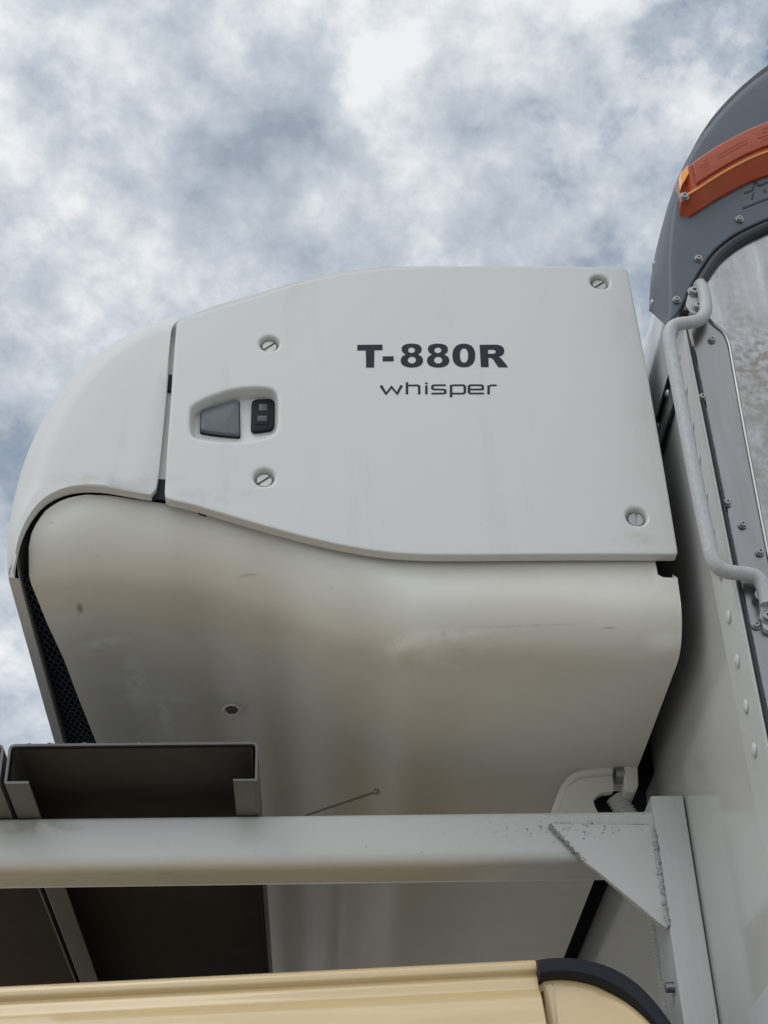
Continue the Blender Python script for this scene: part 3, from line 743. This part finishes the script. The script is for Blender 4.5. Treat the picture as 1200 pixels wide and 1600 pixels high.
# slope the near end down to the base
for r_ in rg:
    for i, (dx) in enumerate((.55, .45)):
        p = r_[i]; r_[i] = (p[0], min(p[1]+.010*dx*1.4, YL+.006), p[2])
lm.rings(rg, False)
lm.f.append(tuple(j*30 for j in range(len(rg)))); lm.f.append(tuple(j*30+29 for j in range(len(rg))))
lamp = lm.out('marker_lamp', m_amber, box, 18)
fr = MB()
i0, i1 = 3, 22
fr_loop = [up_[i].lerp(dn_[i], .10) for i in range(i0, i1)]+[up_[i].lerp(dn_[i], .60) for i in range(i1-1, i0-1, -1)]
plate(fr, fr_loop, YL-.0192, YL-.0164, .0007); fr.out('lamp_window', m_amber, lamp, 30)
rl = MB()
for w0, sg in ((.22, ((5, 7), (17, 20))), (.30, ((4, 7), (8, 15), (17, 19))), (.38, ((5, 7), (8, 15), (16, 20))), (.46, ((5, 7), (17, 19)))):
    for a_, b_ in sg:
        rl.tube([(*(lambda q: (q.x, YL-.0192, q.y))(up_[i].lerp(dn_[i], w0)),) for i in range(a_, b_)], .0005, 6)
rl.out('lens_relief', m_amber, lamp)
rim = MB().tube([(*(lambda q: (q.x, YL-.0162, q.y))(up_[i].lerp(dn_[i], .70)),) for i in range(1, 30)], .0011, 8); rim.out('lamp_rim', m_amberclear, lamp)
q = [up_[0].lerp(dn_[0], .06), up_[0].lerp(dn_[0], .40), up_[2].lerp(dn_[2], .22), up_[2].lerp(dn_[2], .0)]
mb = MB(); plate(mb, roundpoly(q, .002), YL-.0165, YL-.010, .0008); mb.out('lamp_end', m_amberclear, lamp)
q = U(1069, 308, y=YL-.014); d = bolt_mb(.0036, .0035); mk('lamp_screw', [(a+q.x, b+q.y, c+q.z) for a, b, c in d.v], d.f, m_bolt, lamp, 30)
# ---- grab handle bent out of round bar
YH = YC-.022
hp = [U(1092,443,y=YC-.010), U(1098,452,y=YC-.011), U(1102,470,y=YC-.013), U(1102,487,y=YC-.015), U(1094,499,y=YC-.018), U(1078,504,y=YH), U(1062,506,y=YH-.004), U(1050,512,y=YH-.004), U(1046,526,y=YH-.004),
      U(1050,556,y=YH-.004), U(1066,640,y=YH-.004), U(1086,745,y=YH-.004), U(1106,842,y=YH-.004), U(1112,868,y=YH-.004), U(1121,885,y=YH-.003), U(1136,893,y=YH), U(1158,896,y=YC-.016), U(1176,899,y=YC-.013), U(1188,908,y=YC-.012), U(1195,925,y=YC-.011), U(1199,945,y=YC-.010)]
handle = MB().tube(spline(hp, 10), .0060, 18).out('grab_handle', m_handle, box)
for pl, bolts in (([(1077,452),(1092,442),(1101,450),(1104,480),(1096,494),(1080,493),(1070,480)], [(1084,457),(1091,480)]), ([(1184,908),(1198,908),(1212,970),(1206,990),(1192,985)], [(1191,930),(1199,965)])):
    mb = MB(); plate(mb, roundpoly(XZ(pl, YC-.006), .004), YC-.0085, YC-.0032, .0008); mb.out('handle_foot', m_handle, handle)
    for b in bolts:
        q = U(*b, y=YC-.0085); d = bolt_mb(.0046, .0045); mk('handle_bolt', [(a+q.x, b_+q.y, c+q.z) for a, b_, c in d.v], d.f, m_bolt, handle, 30)

# ================================================================== SUPPORT FRAME
YBM = 1.268
frame = empty('support_frame', (.345, 1.37, -.5), 'pale grey welded steel frame of a long beam with triangular gusset and upright post', 'steel frame')
zt = U(600,1271,y=YBM).z; zlow = zt-.048
prof = roundpoly([(YBM, zt), (YBM, zlow), (YBM+.055, zlow), (YBM+.055, zt)], [.005,.013,.013,.005], 6)
mb = MB().rings([[(x, p.x, p.y) for p in prof] for x in (-1.6, -1.0, -.5, 0, .2, .330)], True, True, True); mb.out('beam', m_beam, frame)
a = U(1017,1244,y=YBM-.006)
prof = roundpoly([(a.x, YBM-.006), (XW-.0015, YBM-.006), (XW-.0015, YBM+.05), (a.x, YBM+.05)], .0025, 3)
mb = MB().rings([[(p.x, p.y, z) for p in prof] for z in (-.75, -.2, .2, a.z)], True, True, True); post = mb.out('upright_post', m_post, frame)
gl = XZ([(858,1286),(1018,1289),(1045,1452),(1034,1446),(935,1363),(912,1346)], YBM-.005)
mb = MB(); plate(mb, roundpoly(gl, .004), YBM-.0055, YBM-.0004, .0007); mb.out('gusset', m_beam, frame)
def bead(path, r, sub=26):
    P = resample([Vector(p) for p in path], sub); out = []; rr_ = []
    for p in P:
        out.append(p+Vector((random.uniform(-1,1), random.uniform(-.3,.3), random.uniform(-1,1)))*.0008); rr_.append(r*random.uniform(.65, 1.25))
    return out, rr_
wy = YBM-.0035
wb = MB()
for pth, r in ((P3([(862,1288),(920,1291),(1012,1291)], wy), .0017), (P3([(860,1290),(885,1316),(914,1346)], wy), .0023)):
    p_, r_ = bead(pth, r, 110); wb.tube(p_, r_, 8)
for k in range(34):                                  # spatter
    q = U(random.gauss(905, 45), random.gauss(1295, 9), y=YBM-(.0058 if True else 0)); r = random.uniform(.0004, .0011)
    wb.rings([disc((q.x, q.y, q.z), r, r*.4, -r*.6, 6), disc((q.x, q.y, q.z), r*1.1, r*.6, 0, 6), disc((q.x, q.y, q.z), r*.7, r*.4, r*.7, 6)], True, True, True)
wp = MB(); p_, r_ = bead(P3([(1021,1297),(1031,1370),(1044,1448)], wy-.001), .0028, 90); wp.tube(p_, r_, 8); wp.out('painted_weld_bead', m_wpaint, frame, 60)
wb.out('weld_bead', m_weld, frame, 60)
q = U(1058,1543,y=YBM+.01); sb = MB(); ths = [(q.x-.014*k/14+.004, q.y, q.z) for k in range(15)]
sb.tube(ths, [.0048*(1.08 if k % 2 else .92) for k in range(15)], 12).out('stud_bolt', m_bolt, post)
# ribbed conduit on the wall behind the frame
cd = [U(1020,1405,y=1.405), U(1047,1600,y=1.405)]; cd[1].x = cd[0].x+.001; d_ = (cd[1]-cd[0])
pa, ra_ = ribbed(cd[0]+d_*-.4, cd[1]+d_*1.5, .0058, .0040)
hose = MB().tube(pa, ra_, 10).out('ribbed_conduit', m_hose); hose['label'] = 'thin ribbed grey conduit running down the wall behind the upright post'; hose['category'] = 'conduit'

# ================================================================== TREAD PLANKS on the beam
ZT = zt+.0005
def plank(x0, x1, lab):
    t = empty('tread_plank', ((x0+x1)/2, 1.9, ZT), lab, 'plank', 'tread planks lying on the beam')
    y0, y1 = 1.199, 2.5; top = ZT+.038; th = .0022; r = .006; fl = .021
    o = [(x0+fl, ZT), (x0, ZT), (x0, top), (x1, top), (x1, ZT)]
    o = [o[0]]+roundpoly(o, [0, .002, r, r, 0], 5)[1:-1]+[o[-1]]
    # inner contour of the folded sheet
    inner = []
    for i, p in enumerate(o):
        a_, b_ = Vector(o[max(i-1, 0)]), Vector(o[min(i+1, len(o)-1)]); tt = (b_-a_).normalized(); inner.append(Vector(p)+Vector((tt.y, -tt.x))*th)
    lp = [Vector(p) for p in o]+inner[::-1]
    mb = MB().rings([[(p.x, y, p.y) for p in lp] for y in (y0, 1.5, 1.9, y1)], True, True, True)
    mb.box(x1-fl, x1-th-.0002, y0, y0+.085, ZT+.0003, ZT+th)
    sheet = mb.out('plank_sheet', m_plank, t, 30)
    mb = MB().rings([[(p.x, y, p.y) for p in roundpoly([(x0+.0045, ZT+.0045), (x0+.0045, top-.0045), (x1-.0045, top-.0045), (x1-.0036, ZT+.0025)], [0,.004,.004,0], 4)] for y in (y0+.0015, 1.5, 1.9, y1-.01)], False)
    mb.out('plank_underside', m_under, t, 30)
    tb = MB(); row_ = 0; y = y0+.006
    while y < 1.75:
        x = x0+.014+(.012 if row_ % 2 else 0)
        while x < x1-.012:
            s = 1 if (row_+int((x-x0)/.024)) % 2 else -1; c = Vector((x, y, 0)); u = Vector((.7, .7*s, 0))*.008; w = Vector((-.7*s, .7, 0))*.0022
            lo = [c+u, c+w, c-u, c-w]; tb.rings([[(p.x, p.y, top-.0002) for p in lo], [(c.x+(p.x-c.x)*.7, c.y+(p.y-c.y)*.7, top+.0022) for p in lo]], True, False, True)
            x += .024
        y += .022; row_ += 1
    tb.out('tread_pattern', m_plank, t, 20)
    return t
xa = U(6,1225,y=1.199).x; xb = U(402,1225,y=1.199).x
plank(xa, xb, 'dull grey folded tread plank lying across the beam, whole open end in view')
plank(xa-.226, xa-.004, 'folded tread plank cut by the left edge of the photo, beside the wider-seen one')

# ================================================================== TRUCK CAB
cab = empty('truck_cab', (-.5, 1.9, -1.4), 'beige truck cab roof with black rear trim, below the grey steel frame', 'truck cab')
YA = 1.15
XS = U(838,1510,y=YA).x
zr = U(836,1499,y=YA).z; zl_ = U(0,1541,y=YA).z; xl0 = U(0,1541,y=YA).x
slope = (zr-zl_)/(XS-xl0)
prof = [(2.9, .03), (2.2, .045), (1.6, .035), (1.25, .018), (YA+.022, .006), (YA+.010, .0025), (YA+.003, .0005), (YA, -.003), (YA-.0005, -.0075), (YA+.001, -.0095), (YA+.003, -.0108), (YA+.003, -.0122), (YA+.0005, -.0150), (YA-.002, -.0235), (YA-.0065, -.0275), (YA-.014, -.040), (YA-.026, -.070), (YA-.04, -.12), (YA-.06, -.25), (YA-.07, -.5), (YA-.07, -1.0)]
def cabrow(x):
    z = zr+slope*(x-XS)-.02*max(0, -(x+.5))**1.5
    return [(x, y, z+dz) for y, dz in spl_prof]
spl_prof = [(p.x, p.y) for p in spline([Vector(p) for p in prof], 4)]
mb = MB().rings([cabrow(x) for x in [-1.9, -1.5, -1.1, -.8, -.5, -.25, -.1, 0, .08, XS-.004, XS-.0012, XS]], False)
# the shut line at the panel's end
endr = cabrow(XS); mb.rings([endr, [(x+.0015, y+.004, z) for x, y, z in endr]], False)
mb.out('cab_side', m_cab, cab, 30)
# rear quarter with its rounded top and the black trim over it
tr_out = [(838,1497.5),(862,1494),(905,1495.5),(950,1507),(990,1529),(1022,1560),(1052,1600),(1082,1650),(1104,1700)]
tr_in = [(842,1533),(866,1529.5),(898,1531),(935,1541),(972,1562),(1003,1590),(1030,1625),(1058,1672),(1076,1710)]
to = resample(spline(XZ(tr_out, YA-.004), 4), 40); ti = resample(spline(XZ(tr_in, YA-.004), 4), 40)
rg = []
for w, y in ((1.0, YA+.02), (1.02, YA+.001), (.97, YA-.006), (.78, YA-.0115), (.42, YA-.012), (.16, YA-.008), (.04, YA), (0, YA+.012), (0, YA+.25)):
    rg.append([(*(lambda q: (q.x, y, q.y))(to[i].lerp(ti[i], w)),) for i in range(40)])
mb = MB().rings(rg, False); mb.f.append(tuple(j*40 for j in range(len(rg)))); trim = mb.out('rear_trim', m_trim, cab, 35)
q0 = [p+Vector((0, .004)) for p in ti]
loop = q0+[Vector((ti[-1].x, -.9)), Vector((XS+.0042, -.9)), Vector((XS+.0042, ti[0].y-.006))]
mb = MB(); rs = []
def qy(z): return interp_lin(-z, [(-.42, YA+.002), (-.37, YA-.003), (-.33, YA-.014), (-.28, YA-.026), (-.15, YA-.05), (.9, YA-.07)])
BQ = .007
for k in range(6):
    a = math.pi/2*k/5; rs.append([(p.x, qy(p.y)+BQ*(1-math.cos(a)), p.y) for p in inset(loop, BQ*(1-math.sin(a)))])
rs.append([(p.x, YA+.3, p.y) for p in loop]); mb.rings(rs, True)
v, f = fillgrid([Vector((p[0], p[2])) for p in rs[0]], [], .02); mb.add([(p.x, qy(p.y), p.y) for p in v], f)
mb.out('rear_quarter', m_cab, cab, 40)
MB().box(XS-.02, XS+.01, YA+.02, YA+.06, -.9, zr-.02).out('door_seal', m_trim, cab)
